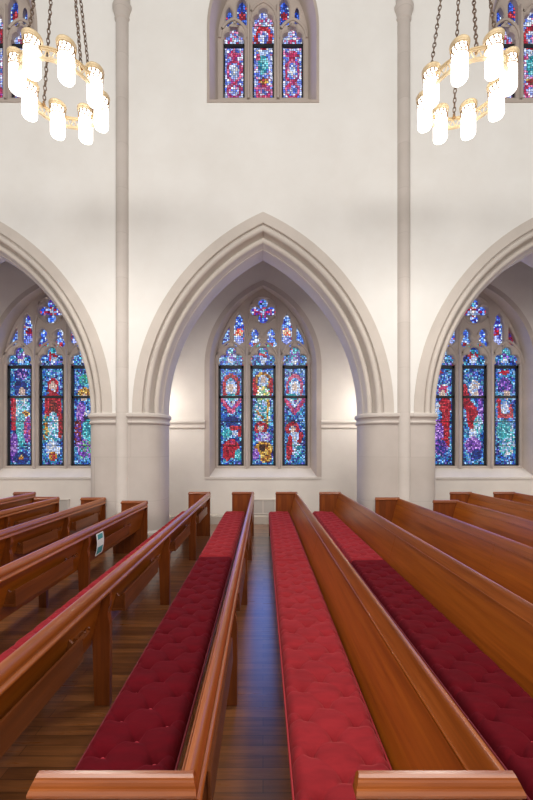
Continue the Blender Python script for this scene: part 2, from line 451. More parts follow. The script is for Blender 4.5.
# designs of the three main lights per window (u from -.34..34, z from 0..2.63 of the rectangle, head above)
design = {}
design[0] = [
 [RG(0,2.08,.2,.32,.2,RED), E(0,2.05,.15,.22,WHITE), E(0,2.08,.08,.1,SKIN), E(.0,1.83,.18,.1,TEAL),
  LN(-.28,1.8,0,1.42,.05,PINK), LN(.28,1.8,0,1.42,.05,PINK), LN(-.15,1.8,0,1.6,.03,WHITE), LN(.15,1.8,0,1.6,.03,WHITE), E(0,1.2,.2,.12,DKB),
  E(-.12,.86,.13,.14,TEAL), LN(-.0,1.0,.25,1.02,.05,RED), LN(.25,1.0,.22,.8,.04,RED), E(.1,.85,.07,.08,WHITE), E(0,.45,.24,.25,RED), E(-.1,.28,.12,.15,RED), E(.18,.3,.1,.14,TEAL), E(.05,.62,.07,.06,PINK)],
 [RG(0,2.25,.19,.22,.22,GOLD), E(0,2.25,.12,.17,WHITE), E(0,2.3,.07,.09,SKIN), LN(-.22,2.3,-.2,1.9,.05,RED), LN(.22,2.3,.2,1.9,.05,RED),
  E(0,1.85,.17,.3,[(150,190,170),(236,240,248),(120,180,120),(232,200,110)]), E(0,1.35,.24,.4,TEAL+WHITE), LN(.15,1.75,.1,1.0,.03,GOLD), LN(-.2,1.5,.05,1.2,.025,GOLD),
  RG(-.06,1.0,.13,.13,.35,RED), E(-.06,.99,.07,.08,SKIN), E(.0,.75,.2,.16,PURP+WHITE), E(.02,.45,.24,.2,GOLD), E(.08,.25,.16,.18,GOLD), E(-.03,.48,.09,.1,[(70,34,14),(40,20,14)]), E(-.2,.3,.09,.15,PURP)],
 [RG(0,2.08,.2,.32,.16,PINK), E(0,2.05,.16,.22,WHITE), E(0,2.1,.08,.1,SKIN), E(-.08,1.84,.16,.1,TEAL), E(.22,1.82,.05,.06,GOLD),
  LN(-.28,1.8,0,1.42,.05,PINK), LN(.28,1.8,0,1.42,.05,PINK), LN(-.15,1.8,0,1.6,.03,WHITE), LN(.15,1.8,0,1.6,.03,WHITE),
  RG(-.06,1.0,.14,.13,.35,RED), E(-.05,.99,.07,.08,SKIN), E(.0,.74,.18,.17,WHITE), LN(-.12,.75,-.16,.2,.06,RED), LN(.18,.85,.1,.6,.05,RED), E(.05,.42,.14,.2,WHITE+TEAL), E(-.14,.45,.1,.22,RED)]]
design[-1] = [
 [E(0,2.45,.2,.14,DKB+PURP), E(-.02,2.1,.18,.2,DKB), E(.02,1.98,.08,.12,SKIN), E(.02,1.55,.2,.35,WHITE+TEAL), LN(-.22,1.75,-.2,1.0,.07,RED), E(.12,1.38,.1,.09,GOLD), E(0,.95,.16,.45,TEAL), E(.18,.95,.12,.35,PURP+PINK), E(-.2,.5,.12,.4,PURP), E(0,.2,.22,.16,DKB), E(0,.22,.06,.05,GOLD)],
 [E(0,2.12,.16,.22,RED), E(0,2.12,.09,.14,SKIN), E(0,1.95,.09,.1,WHITE), E(0,1.6,.24,.4,RED), E(0,1.5,.12,.28,BRN), E(0,1.0,.16,.45,TEAL+WHITE), E(-.2,1.0,.08,.4,GOLD+TEAL), E(.2,1.1,.07,.4,BRN+RED), E(0,.45,.2,.2,WHITE), E(0,.25,.12,.12,RED+GOLD)],
 [E(0,2.3,.16,.15,TEAL+[(40,150,90)]), E(0,1.95,.18,.14,GOLD), E(-.02,1.82,.09,.1,SKIN), E(-.1,1.4,.14,.3,PURP), E(.12,1.35,.15,.15,WHITE), LN(.0,1.3,.25,1.1,.05,[(30,30,50)]), E(.1,.95,.18,.3,TEAL), E(-.18,.9,.1,.4,PURP+BRN), E(0,.45,.2,.25,[(120,190,120),(60,150,150)]+PURP)]]
design[1] = [
 [E(-.1,2.5,.16,.06,RED), E(.05,2.0,.14,.2,WHITE+PINK), E(.04,1.92,.08,.1,SKIN), E(.1,1.6,.17,.22,RED), LN(.12,1.5,.1,.8,.11,RED), LN(-.1,1.6,-.2,1.2,.07,WHITE), E(-.1,.9,.16,.35,PURP), E(.15,.6,.08,.15,RED), E(-.05,.5,.22,.2,DKB+PURP)],
 [E(.05,2.05,.14,.25,WHITE+SKIN), LN(-.22,2.1,-.15,1.7,.07,RED), LN(-.18,1.7,.1,1.3,.13,RED), LN(-.1,1.4,.0,.9,.09,RED), LN(.2,2.0,.22,1.2,.07,PURP), E(.15,1.1,.12,.25,TEAL+WHITE), E(0,.85,.1,.15,WHITE), E(0,.55,.22,.22,PURP), E(.1,.3,.14,.15,DKB)],
 [E(0,2.5,.14,.06,RED), E(0,2.15,.2,.2,DKB+PURP), E(.05,1.9,.09,.12,SKIN), LN(-.16,1.75,-.14,1.35,.05,RED), LN(-.12,1.33,.18,1.33,.06,RED), LN(.18,1.35,.16,1.6,.04,RED), E(0,1.55,.1,.18,WHITE), E(-.02,.95,.2,.3,TEAL), E(.2,.8,.06,.3,WHITE+TEAL), E(.05,.5,.2,.25,TEAL+WHITE)]]
def heads_shapes(k): return [E(0,.28,.12,.14,[PURP+WHITE, RED+WHITE, PURP+TEAL][k]), E(0,.15,.08,.08,WHITE), E(.0,.42,.07,.06,TEAL)]

GY = YA+.36           # glass plane of aisle windows
def splay_ring(mb, outer, inner, ya, yb, mbz=None):
    A = [mb.bm.verts.new((x, ya, z)) for x, z in outer]; B = [mb.bm.verts.new((x, yb, z)) for x, z in inner]
    for i in range(len(A)-1): mb.face([A[i], A[i+1], B[i+1], B[i]], True)
    return A, B
def make_aisle_window(n, kx):
    cx = kx*BAY; org = (cx, YA, AW_SILL)
    t = empty('window_%d' % n, org)
    tag(t, ['stained glass aisle window in the left arch', 'stained glass aisle window in the centre arch', 'stained glass aisle window in the right arch'][kx+1], 'window', kind='structure')
    # surround: flat stone band on the wall face, then splayed reveal, sloping sill
    mb = MB(); WI = 1.24; NARC = 20
    zsi = AW_ZS
    ro = full_arch(AW_W, AW_C, AW_ZS, NARC); rm = full_arch(AW_W-.13, AW_C, AW_ZS, NARC); ri = full_arch(WI, 1.2, AW_ZS, NARC)
    lo = [(cx-AW_W, AW_SILL)] + [(cx+x, z) for x, z in ro] + [(cx+AW_W, AW_SILL)]
    lm = [(cx-AW_W+.13, AW_SILL)] + [(cx+x, z) for x, z in rm] + [(cx+AW_W-.13, AW_SILL)]
    li = [(cx-WI, AW_SILL+.3)] + [(cx+x, z) for x, z in ri] + [(cx+WI, AW_SILL+.3)]
    ya, yb = YA-.012, YA+.30
    rows = []
    for lp, y in ((lo, YA+.03), (lo, ya), (lm, ya), (lm, YA+.015), (li, yb), (li, yb+.12)):
        rows.append([mb.bm.verts.new((x, y, z)) for x, z in lp])
    for A, B in zip(rows, rows[1:]):
        for i in range(len(A)-1): mb.face([A[i], A[i+1], B[i+1], B[i]], True)
    mb.build('surround', M_trac, t, org, sharp=25)
    mb = MB(); mb.prism([(YA+.45, AW_SILL-.02), (YA-.02, AW_SILL-.02), (YA-.02, AW_SILL+.035), (YA+.01, AW_SILL+.05), (yb+.0, AW_SILL+.30), (YA+.45, AW_SILL+.30)], cx-AW_W, cx+AW_W, 'x')
    mb.build('sill', M_arch, t, org)
    # tracery
    Z0, ZR = 1.42, 4.05; LW = .338; LX = (-.85, 0, .85)
    loops = [[(cx+x, z) for x, z in [(-WI-.03, Z0-.12)] + full_arch(WI+.03, 1.2, AW_ZS, NARC) + [(WI+.03, Z0-.12)]]]
    for lx in LX:
        head = union_outline([(0,4.12,.23), (-.185,4.24,.135), (.185,4.24,.135), (0,4.44,.135), (0,4.3,.16)], (0, 4.15), 40, 0, PI)
        hd = [(min(LW-.02, max(-LW+.02, x)), z) for x, z in head]
        lp = [(LW, Z0), (LW, ZR+.05), (LW-.05, ZR+.09)] + hd[1:-1] + [(-LW+.05, ZR+.09), (-LW, ZR+.05), (-LW, Z0)]
        loops.append([(cx+lx+x, z) for x, z in lp])
    quat = union_outline([(0,.205,.128), (0,-.205,.128), (.205,0,.128), (-.205,0,.128), (0,0,.13)], (0, 0), 72)
    loops.append([(cx+x, 5.53+z) for x, z in quat])
    small = []
    for s in (-1, 1):
        loops.append([(cx+s*.218+x, z) for x, z in union_outline([(0,4.72,.125), (0,4.92,.105), (0,5.02,.05), (s*-.06,4.66,.09), (s*.06,4.66,.09)], (0, 4.8), 36)])
        loops.append([(cx+s*.635+x, z) for x, z in [(.135, 4.72), (.135, 5.15), (.09, 5.25), (.085, 5.36), (.0, 5.46), (-.085, 5.36), (-.09, 5.25), (-.135, 5.15), (-.135, 4.72), (s*.1, 4.56)]])
        sl = [(.885,4.70),(.96,4.62),(1.04,4.60),(1.095,4.66),(1.07,4.78),(1.01,4.92),(.94,5.05),(.895,5.10)]
        loops.append([(cx+s*x, z) for x, z in sl])
    plate('tracery', loops, YA+.24, YA+.38, M_trac, t, org, .028)
    # raised mullion ribs and arch ribs on the tracery face
    mb = MB()
    for mx in (-.425, .425):
        mb.prism([(mx+cx-.05, YA+.255), (mx+cx-.02, YA+.19), (mx+cx+.02, YA+.19), (mx+cx+.05, YA+.255)], Z0-.06, 4.5, 'z')
        mb.tube([(cx+mx, YA+.235, 4.45), (cx+mx*1.0, YA+.235, 4.75), (cx+mx*.98, YA+.235, 5.1), (cx+mx*.8, YA+.235, 5.42)], [.035,.03,.03,.025], 6)
    for lx in LX:
        A = full_arch(.41, .25, 4.12, 10); mb.tube([(cx+lx+x, YA+.238, z) for x, z in A], .03, 6)
    mb.tube([(cx+.36*math.cos(a), YA+.238, 5.53+.36*math.sin(a)) for a in [2*PI*i/28 for i in range(28)]], .024, 6, closed=True)
    for s in (-1, 1):
        A = full_arch(.19, .1, 4.8, 8); mb.tube([(cx+s*.218+x, YA+.238, z) for x, z in A], .02, 6)
    mb.build('mullion', M_trac, t, org, sharp=40)
    # glass + iron frames
    for i, lx in enumerate(LX):
        glass_pane(t, org, cx+lx, LW+.01, Z0, ZR, GY, design[kx][i], BLUE, .041, seed=n*100+i)
        g = glass_pane(t, org, cx+lx, LW, ZR+.02, 4.62, GY, heads_shapes(i), BLUE, .05, seed=n*100+10+i)
        mb = MB(); fw = .05
        y0, y1 = GY-.05, GY-.012
        mb.box(cx+lx-LW-.02, cx+lx-LW+fw+.012, y0, y1, Z0-.03, ZR+.03); mb.box(cx+lx+LW-fw-.012, cx+lx+LW+.02, y0, y1, Z0-.03, ZR+.03)
        mb.box(cx+lx-LW, cx+lx+LW, y0, y1, Z0-.03, Z0+.035); mb.box(cx+lx-LW, cx+lx+LW, y0, y1, ZR-.04, ZR+.045)
        mb.box(cx+lx-LW, cx+lx+LW, y0, y1, 3.215, 3.285)
        for zb in (1.95, 2.6): mb.box(cx+lx-LW, cx+lx+LW, y0+.01, y1, zb-.009, zb+.009)
        mb.build('iron_frame', M_iron, t, org)
    glass_pane(t, org, cx, .36, 5.16, 5.9, GY, [E(0,.37,.12,.13,RED+WHITE if kx else PINK+TEAL), E(0,.37,.06,.06,WHITE), E(0,.6,.08,.08,PURP+BLUE), E(-.2,.37,.06,.06,PINK), E(.2,.37,.06,.06,PINK)], [(40,70,190),(110,150,235),(190,205,248),(70,40,150),(60,110,220)], .055, seed=n*100+20)
    for s in (-1, 1):
        glass_pane(t, org, cx+s*.218, .16, 4.52, 5.1, GY, [E(0,.15,.06,.05,RED), E(s*-.08,.08,.06,.06,[(60,180,140),(90,200,170)])], [(40,70,190),(110,160,235),(70,110,220),(200,215,250)], .05, seed=n*100+22+s)
        glass_pane(t, org, cx+s*.635, .16, 4.5, 5.5, GY, [E(0,.48,.09,.11,[(220,80,60),(235,200,170)] if kx == 0 else PURP+RED), E(0,.2,.1,.2,[(120,140,230),(170,180,240)])], [(40,70,190),(90,140,230),(150,190,245),(210,222,250),(60,50,150)], .05, seed=n*100+25+s)
        glass_pane(t, org, cx+s*1.0, .13, 4.62, 5.15, GY, [], [(40,70,190),(90,140,230),(60,50,150),(150,190,245)] if kx != 1 else [(140,20,50),(60,40,120)], .05, seed=n*100+28+s)
def rescale(t, org):
    for ch in t.children:
        for v in ch.data.vertices:
            v.co.x *= AK; v.co.z = H+(v.co.z+org[2]-H)*AK-org[2]
for i, kx in enumerate((-1, 0, 1)):
    make_aisle_window(i+1, kx)
    rescale(bpy.data.objects['window_%d' % (i+1)], (kx*BAY, YA, AW_SILL))

CGY = YN+.37
def make_clerestory(n, kx):
    cx = kx*BAY; org = (cx, YN, CL_SILL)
    t = empty('window_%d' % n, org)
    tag(t, ['stained glass upper window cut off at top left', 'stained glass upper window above the centre arch', 'stained glass upper window cut off at top right'][kx+1], 'window', kind='structure')
    WI = .90
    ro = full_arch(CL_W, CL_C, CL_ZS, 14); rm = full_arch(CL_W-.1, CL_C, CL_ZS, 14); ri = full_arch(WI, CL_C, CL_ZS, 14)
    lo = [(cx-CL_W, CL_SILL)] + [(cx+x, z) for x, z in ro] + [(cx+CL_W, CL_SILL)]
    lm = [(cx-CL_W+.05, CL_SILL)] + [(cx+x*(CL_W-.05)/(CL_W-.1), z) for x, z in rm] + [(cx+CL_W-.05, CL_SILL)]
    li = [(cx-WI, CL_SILL+.25)] + [(cx+x, z) for x, z in ri] + [(cx+WI, CL_SILL+.25)]
    mb = MB(); rows = []
    for lp, y in ((lo, YN+.03), (lo, YN-.01), (lm, YN-.01), (li, YN+.28), (li, YN+.42)): rows.append([mb.bm.verts.new((x, y, z)) for x, z in lp])
    for A, B in zip(rows, rows[1:]):
        for i in range(len(A)-1): mb.face([A[i], A[i+1], B[i+1], B[i]], True)
    mb.build('surround', M_trac, t, org, sharp=25)
    MB().prism([(YN+.5, CL_SILL-.02), (YN-.015, CL_SILL-.02), (YN-.015, CL_SILL+.03), (YN+.28, CL_SILL+.30), (YN+.5, CL_SILL+.30)], cx-CL_W, cx+CL_W, 'x').build('sill', M_trac, t, org)
    Z0, ZR = 8.93, 10.03; LW = .215; LX = (-.585, .005, .595)
    loops = [[(cx+x, z) for x, z in [(-WI-.03, Z0-.12)] + full_arch(WI+.03, CL_C, CL_ZS, 14) + [(WI+.03, Z0-.12)]]]
    for i, lx in enumerate(LX):
        up = .36 if i == 1 else 0
        hd = union_outline([(0, ZR+.1, .15), (-.11, ZR+.13, .09), (.11, ZR+.13, .09), (0, ZR+.26, .09), (0, ZR+.19, .10)], (0, ZR+.08), 30, 0, PI)
        lp = [(LW, Z0), (LW, ZR+up+.06)] + [(x, z+up) for x, z in hd] + [(-LW, ZR+up+.06), (-LW, Z0)]
        loops.append([(cx+lx+x, z) for x, z in lp])
    for s in (-1, 1):
        loops.append(lancet(cx+s*.425, .1, 10.38, 10.75, 10.95)); loops.append(lancet(cx+s*.68, .07, 10.36, 10.6, 10.75))
    loops.append([(cx+x, 11.1+z) for x, z in union_outline([(0,.12,.09), (0,-.12,.09), (.12,0,.09), (-.12,0,.09), (0,0,.09)], (0, 0), 48)])
    plate('tracery', loops, YN+.26, YN+.40, M_trac, t, org, .024)
    mb = MB()
    for mx in (-.29, .30): mb.prism([(mx+cx-.04, YN+.27), (mx+cx-.015, YN+.21), (mx+cx+.015, YN+.21), (mx+cx+.04, YN+.27)], Z0-.06, 10.75, 'z')
    for i, lx in enumerate(LX):
        A = full_arch(.28, .12, ZR+(.42 if i == 1 else .07), 10); mb.tube([(cx+lx+x, YN+.258, z) for x, z in A], .03, 6)
    mb.build('mullion', M_trac, t, org, sharp=40)
    B2 = [(150,164,224),(190,198,232),(110,130,210),(210,212,232),(70,94,190),(196,120,160)]
    for i, lx in enumerate(LX):
        top = ZR + (.36 if i == 1 else 0)
        sh = [RG(0,.62,.14,.22,.16,PINK), E(0,.62,.07,.12,WHITE), RG(0,.22,.13,.13,.25,PINK), E(0,.95,.14,.07,PINK)] if i != 1 else [E(0,.75,.1,.2,TEAL), RG(0,.2,.13,.13,.3,PINK), E(0,.42,.12,.06,RED+GOLD), E(0,1.05,.13,.12,WHITE), E(-.1,.9,.06,.06,PINK), RG(0,1.3,.14,.2,.25,RED)]
        glass_pane(t, org, cx+lx, LW+.01, Z0, top+.06, CGY, sh, B2, .042, seed=n*77+i)
        glass_pane(t, org, cx+lx, LW, top+.07, top+.42, CGY, [E(0,.05,.12,.1,PINK+WHITE)], B2, .042, seed=n*77+i+9)
        mb = MB(); y0, y1 = CGY-.05, CGY-.012
        mb.box(cx+lx-LW-.02, cx+lx-LW+.028, y0, y1, Z0-.02, ZR); mb.box(cx+lx+LW-.028, cx+lx+LW+.02, y0, y1, Z0-.02, ZR)
        mb.box(cx+lx-LW, cx+lx+LW, y0, y1, ZR-.03, ZR+.025)
        mb.build('iron_frame', M_iron, t, org)
    for s in (-1, 1):
        glass_pane(t, org, cx+s*.425, .11, 10.36, 10.98, CGY, [E(0,.3,.06,.08,RED)], [(30,60,170),(60,100,210),(20,40,120)], .045, seed=n*77+30+s)
        glass_pane(t, org, cx+s*.68, .08, 10.34, 10.78, CGY, [], [(30,60,170),(60,100,210),(20,40,120)], .045, seed=n*77+33+s)
    glass_pane(t, org, cx, .22, 10.88, 11.32, CGY, [E(0,.22,.06,.06,RED)], [(30,60,170),(60,100,210),(120,150,230)], .045, seed=n*77+40)
for i, kx in enumerate((-1, 0, 1)): make_clerestory(i+4, kx)

# wall grilles under the windows
for kx, lab in ((-1, 'grey wall grille low on the aisle wall behind the left pews'), (0, 'grey wall grille low on the aisle wall under the centre window'), (1, 'grey wall grille low on the aisle wall under the right window')):
    cx = kx*BAY
    t = empty('wall_grille', (cx, YA, .26)); tag(t, lab, 'grille', 'heating grilles under the windows')
    MB().box(cx-.6, cx+.6, YA-.03, YA, .26, .60, .006).build('panel', M_vent, t, (cx, YA, .26))
    mb = MB()
    for i in range(5): x = cx-.6+.3*i; mb.box(x-.012, x+.012, YA-.042, YA-.028, .26, .60)
    mb.box(cx-.62, cx+.62, YA-.045, YA, .59, .62); mb.box(cx-.62, cx+.62, YA-.045, YA, .24, .27)
    mb.build('frame', M_arch, t, (cx, YA, .26))

# ------------------------------------------------------------------ pews
SP = .94; X0 = -.674
YNEAR = 1.118; PT = .036
DF = 8.146
def rail_prof(): return [(.402,.832),(.410,.832),(.431,.915),(.434,.930),(.440,.939),(.447,.940),(.456,.936),(.466,.926),(.473,.912),(.478,.896),(.481,.880),(.478,.872),(.474,.869),(.476,.862),(.484,.858),(.490,.850),(.491,.840),(.486,.832)]
def fx(z): return .434-(.94-z)*.25
pew_len = {-5: 8.13, -4: 7.33, -3: 7.24, -2: 6.80, -1: DF, 0: DF, 1: DF, 2: DF, 3: 7.25, 4: 6.87, 5: DF, 6: DF}
pew_sup = {-2: [2.9, 4.5], -3: [1.85, 3.2, 4.52, 5.85], -4: [1.85, 3.2, 4.52, 5.87], 3: [2.6, 4.15, 5.7], 4: [2.99, 4.8]}
pew_label = {
 -5: 'wooden pew at far left edge, its end farthest back against the aisle wall',
 -4: 'wooden pew second from the left edge, its end beside the left wall grille',
 -3: 'wooden pew whose end stands just left of the left wall shaft',
 -2: 'wooden pew with a teal and white leaflet on its back',
 -1: 'wooden pew seen from behind, pink-red cushions, left of the dark crimson cushion',
 0: 'wooden pew with a dark crimson near cushion, directly left of the blue-lit floor',
 1: 'wooden pew with coral red cushions, directly right of the blue-lit floor',
 2: 'wooden pew with dark red near cushion, behind the coral cushioned pew',
 3: 'wooden pew whose end stands before the right pier, just left of the shaft',
 4: 'wooden pew whose end stands at the right edge of the right pier',
 5: 'second wooden pew from the right edge, its end below the right window',
 6: 'rightmost wooden pew, dark end below the right window, only its far tip showing'}
def scroll_profile():
    # rear post outline (x,z): straight front, S-curved shoulder at top rear
    p = [(.372, 0), (.484, 0), (.484, .60), (.478, .63), (.466, .67), (.470, .705), (.484, .735), (.488, .77), (.482, .805), (.486, .832)]
    p += [(fx(.832)+.025, .832), (fx(.72)+.028, .72), (fx(.60)+.028, .60), (fx(.50)+.03, .50), (.36, .40)]
    return p
def make_pew(k):
    x0 = X0+SP*k; y1 = pew_len[k]; org = (x0+.2, (YNEAR+y1)/2, 0)
    t = empty('pew', org); tag(t, pew_label[k], 'pew', 'wooden church pews')
    sup = pew_sup.get(k, [2.80, 4.58, 6.38])
    ya, yb = YNEAR-PT, y1-.002
    def X(p): return [(x0+a, b_) for a, b_ in p]
    for (e0, e1) in ((ya, YNEAR), (y1-PT, y1)):
        mb = MB()
        mb.prism(X([(.008,0),(.476,0),(.476,.905),(.008,.905)]), e0+.004, e1-.004, 'y', bev=.004)
        mb.prism(X([(-.14,0),(.03,0),(.03,.50),(-.02,.50),(-.08,.47),(-.13,.44),(-.145,.41)]), e0+.004, e1-.004, 'y', bev=.004)
        ep = mb.build('end_panel', M_woodv, t, org)
        # moulded cap: profile across thickness, stepped rolls
        w2 = (e1-e0)/2; ym = (e0+e1)/2
        cp = [(-w2-.004,.895),(-w2-.009,.901),(-w2-.010,.909),(-w2-.004,.917),(-w2+.001,.919),(-w2+.002,.926),(-w2+.006,.933),(-w2+.011,.936),(-w2+.013,.941),(-w2+.020,.947),(w2-.006,.948),(w2+.001,.942),(w2+.002,.934),(w2+.002,.895)]
        mb = MB(); rows = []
        for xx, ins in ((.0, 0), (.484, 0)):
            rows.append([mb.bm.verts.new((x0+xx+(1 if xx == 0 else -1)*max(0, (z-.912))*.4, ym+a, z)) for a, z in cp])
        A, B = rows; nn = len(cp)
        for i in range(nn): mb.face([A[i], A[(i+1) % nn], B[(i+1) % nn], B[i]])
        mb.face(A); mb.face(B[::-1])
        mb.build('end_cap', M_cap, ep, tuple(Vector(org)+Vector((0,0,0))))
    # backrest boards meet at the middle support
    yi0, yi1 = YNEAR-.002, y1-PT+.002
    mid = sup[len(sup)//2]
    for b0, b1 in ((yi0, mid-.0015), (mid+.0015, yi1)):
        mb = MB(); mb.prism(X([(fx(.44)-.003,.44),(fx(.838)-.003,.838),(fx(.838)+.032,.838),(fx(.44)+.034,.44)]), b0, b1, 'y', bev=.002)
        mb.build('backrest', M_wood, t, org)
    mb = MB(); mb.prism(X(rail_prof()), yi0, yi1, 'y', smooth=True); mb.build('top_rail', M_rail, t, org, sharp=38)
    mb = MB(); mb.prism(X([(-.125,.41),(-.14,.42),(-.14,.436),(-.125,.448),(.0,.45),(.285,.45),(.285,.41)]), yi0, yi1, 'y'); mb.build('seat', M_wood, t, org)
    MB().box(x0-.10, x0-.075, yi0, yi1, .33, .41).build('seat_apron', M_woodd, t, org)
    for y in sup:
        MB().prism(X(scroll_profile()), y-.026, y+.026, 'y', bev=.004).build('rear_post', M_woodv, t, org)
        MB().prism(X([(-.11,0),(-.02,0),(-.02,.41),(-.11,.41)]), y-.026, y+.026, 'y', bev=.004).build('front_leg', M_woodv, t, org)
    ends = [YNEAR] + sup + [y1-PT]
    for s0, s1 in zip(ends, ends[1:]):
        L = s1-s0; a = s0+.16*L; b_ = s0+.16*L+min(.98, .6*L)
        mb = MB()
        mb.prism(X([(.470,.575),(.486,.575),(.482,.71),(.468,.71)]), a, b_, 'y', bev=.003)
        mb.prism(X([(fx(.575)+.03,.565),(.486,.565),(.486,.582),(fx(.58)+.03,.582)]), a, b_, 'y', bev=.002)
        rk = mb.build('book_rack', M_woodd, t, org)
        for yy in (a+.01, b_-.03):
            MB().prism(X([(fx(.582)+.03,.58),(.472,.58),(.470,.66),(.455,.70),(.43,.68),(.41,.70),(fx(.70)+.031,.73)]), yy, yy+.02, 'y', bev=.002).build('rack_bracket', M_woodd, rk, org)
        # small turned cup holder beside the rack
        mb = MB(); yc = b_+.10
        if yc+.06 < s1-.03:
            mb.prism(X([(fx(.66)+.03,.655),(.44,.655),(.462,.667),(.462,.675),(.44,.68),(fx(.68)+.03,.68)]), yc-.055, yc+.055, 'y', bev=.003)
            mb.tube([(x0+.425,yc-.03,.675),(x0+.44,yc-.03,.70),(x0+.455,yc-.03,.71),(x0+.468,yc-.03,.70)], .006, 6)
            mb.tube([(x0+.425,yc+.03,.675),(x0+.44,yc+.03,.70),(x0+.455,yc+.03,.71),(x0+.468,yc+.03,.70)], .006, 6)
            mb.build('cup_holder', M_woodd, t, org)
    return t
for k in range(-5, 7): make_pew(k)

# ------------------------------------------------------------------ tufted cushions
button_mesh = None
def make_cushion(k, y0, y1, mat, label, seed):
    global button_mesh
    x0 = X0+SP*k-.138; W = .425; zb = .4515; T = .096
    org = (x0+W/2, (y0+y1)/2, zb); L = y1-y0
    t = empty('seat_cushion', org); tag(t, label, 'cushion', 'tufted red velvet pew cushions')
    bmat = M_bd if mat is M_vd else mat
    rng = random.Random(seed)
    ROW = .222; cols = (.09, .212, .334); st = (0, .092, .184)
    btn = []
    nrow = int(L/ROW)+2
    for r in range(-1, nrow):
        for c, s in zip(cols, st):
            y = .12+r*ROW+s
            if .05 < y < L-.05: btn.append((c, y))
    byrow = {}
    for bx, by in btn: byrow.setdefault(int(by/.2), []).append((bx, by))
    nx = 54; ny = int(L/.008)
    ph = [rng.uniform(0, 6.28) for _ in range(8)]
    links = []
    for (ax, ay) in btn:
        for (bx, by) in btn:
            if 0 < bx-ax < .2 and abs(by-ay) < .16: links.append((ax, ay, bx, by))
        if ax < .15: links += [(ax, ay, 0, ay-.03), (ax, ay, 0, ay+.05)]
        if ax > .3: links += [(ax, ay, W, ay-.05), (ax, ay, W, ay+.03)]
    lrow = {}
    for l in links:
        for q in set((int(l[1]/.2), int(l[3]/.2))): lrow.setdefault(q, []).append(l)
    def height(u, v):
        h = T; q0 = int(v/.2)
        for q in (q0-1, q0, q0+1):
            for bx, by in byrow.get(q, []):
                d = math.hypot(u-bx, v-by)
                if d < .2: h -= .050*math.exp(-(d/.027)**1.0)
        cr = 0
        wob = .006*math.sin(u*60+v*23+ph[3])
        for ax, ay, bx, by in lrow.get(q0, []):
            lx, ly = bx-ax, by-ay; L2 = lx*lx+ly*ly
            tt = max(0, min(1, ((u-ax)*lx+(v-ay)*ly)/L2))
            pe = math.hypot(u-ax-tt*lx, v-ay-tt*ly+wob*math.sin(tt*PI))
            if pe < .04: cr = max(cr, .024*(1-.65*math.sin(tt*PI))*math.exp(-(pe/.0075)**1.1))
        h -= cr
        h += .0028*math.sin(v*58+ph[0]+2.6*math.sin(u*8+ph[1])+1.5*math.sin(v*7))*(.5+.5*math.sin(v*13+u*19+ph[2]))
        e = min(u, W-u, v, L-v)
        if e < .05: h *= .40+.60*math.sqrt(max(0, 1-((.05-e)/.05)**2))
        return max(.008, h)
    mb = MB(); G = []
    for i in range(nx+1):
        row = []
        for j in range(ny+1):
            u = W*i/nx; v = L*j/ny
            row.append(mb.bm.verts.new((x0+u, y0+v, zb+height(u, v))))
        G.append(row)
    for i in range(nx):
        for j in range(ny): mb.face([G[i][j], G[i+1][j], G[i+1][j+1], G[i][j+1]], True)
    # sides
    loop = [G[i][0] for i in range(nx+1)] + [G[nx][j] for j in range(1, ny+1)] + [G[i][ny] for i in range(nx-1, -1, -1)] + [G[0][j] for j in range(ny-1, 0, -1)]
    low = [mb.bm.verts.new((v.co.x, v.co.y, zb)) for v in loop]
    n = len(loop)
    for i in range(n): mb.face([loop[i], low[i], low[(i+1) % n], loop[(i+1) % n]], False)
    mb.face(low)
    mb.build('cover', mat, t, org, sharp=60)
    mb = MB(); zt = zb+T*.45; q = .006
    path = []
    for (ax, ay), (bx, by) in (((-q,-q),(W+q,-q)), ((W+q,-q),(W+q,L+q)), ((W+q,L+q),(-q,L+q)), ((-q,L+q),(-q,-q))):
        m = 2 if abs(ax-bx) > abs(ay-by) else 24
        for i in range(m): path.append((x0+ax+(bx-ax)*i/m, y0+ay+(by-ay)*i/m+0, zt))
    mb.tube([(p[0], min(max(p[1], y0+.001), y1-.001), p[2]) for p in path], .006, 6, closed=True); mb.build('piping', M_piped if mat is M_vd else M_pipe, t, org)
    for bx, by in btn:
        if button_mesh is None:
            b0 = MB().lathe([(.0005,-.006),(.011,-.005),(.0135,.001),(.010,.006),(.0005,.009)], (0,0,0), 10).build('button', bmat, t)
            button_mesh = {}; button_mesh[bmat.name] = b0.data; ob = b0
        else:
            if bmat.name not in button_mesh:
                me = list(button_mesh.values())[0].copy(); me.materials.clear(); me.materials.append(bmat); button_mesh[bmat.name] = me
            ob = bpy.data.objects.new('button', button_mesh[bmat.name]); COL.objects.link(ob); ob.parent = t
        ob.location = (x0+bx-org[0], y0+by-org[1], height(bx, by)+(.023 if mat is M_vd else .018))
    return t
YC = YNEAR+.012
make_cushion(-1, YC, 4.68, M_vm, 'pink-red near cushion on the pew with its back turned, left of the dark crimson cushion', 11)
make_cushion(-1, 4.70, DF-PT-.03, M_vm, 'pink-red far cushion on the pew with its back turned, ending near the left pier', 12)
make_cushion(0, YC, 4.72, M_vd, 'dark crimson tufted near cushion left of the blue-lit floor', 13)
make_cushion(0, 4.74, DF-PT-.03, M_vl, 'light red tufted far cushion beyond the dark crimson one, left of the blue-lit floor', 14)
make_cushion(1, YC, 4.54, M_vl, 'coral red tufted near cushion right of the blue-lit floor, largest in view', 15)
make_cushion(1, 4.56, DF-PT-.03, M_vl, 'coral red far cushion right of the blue-lit floor, nearest the aisle wall', 16)
make_cushion(2, YC, 4.58, M_vd, 'dark red tufted near cushion at the right edge, behind the coral cushioned pew', 17)
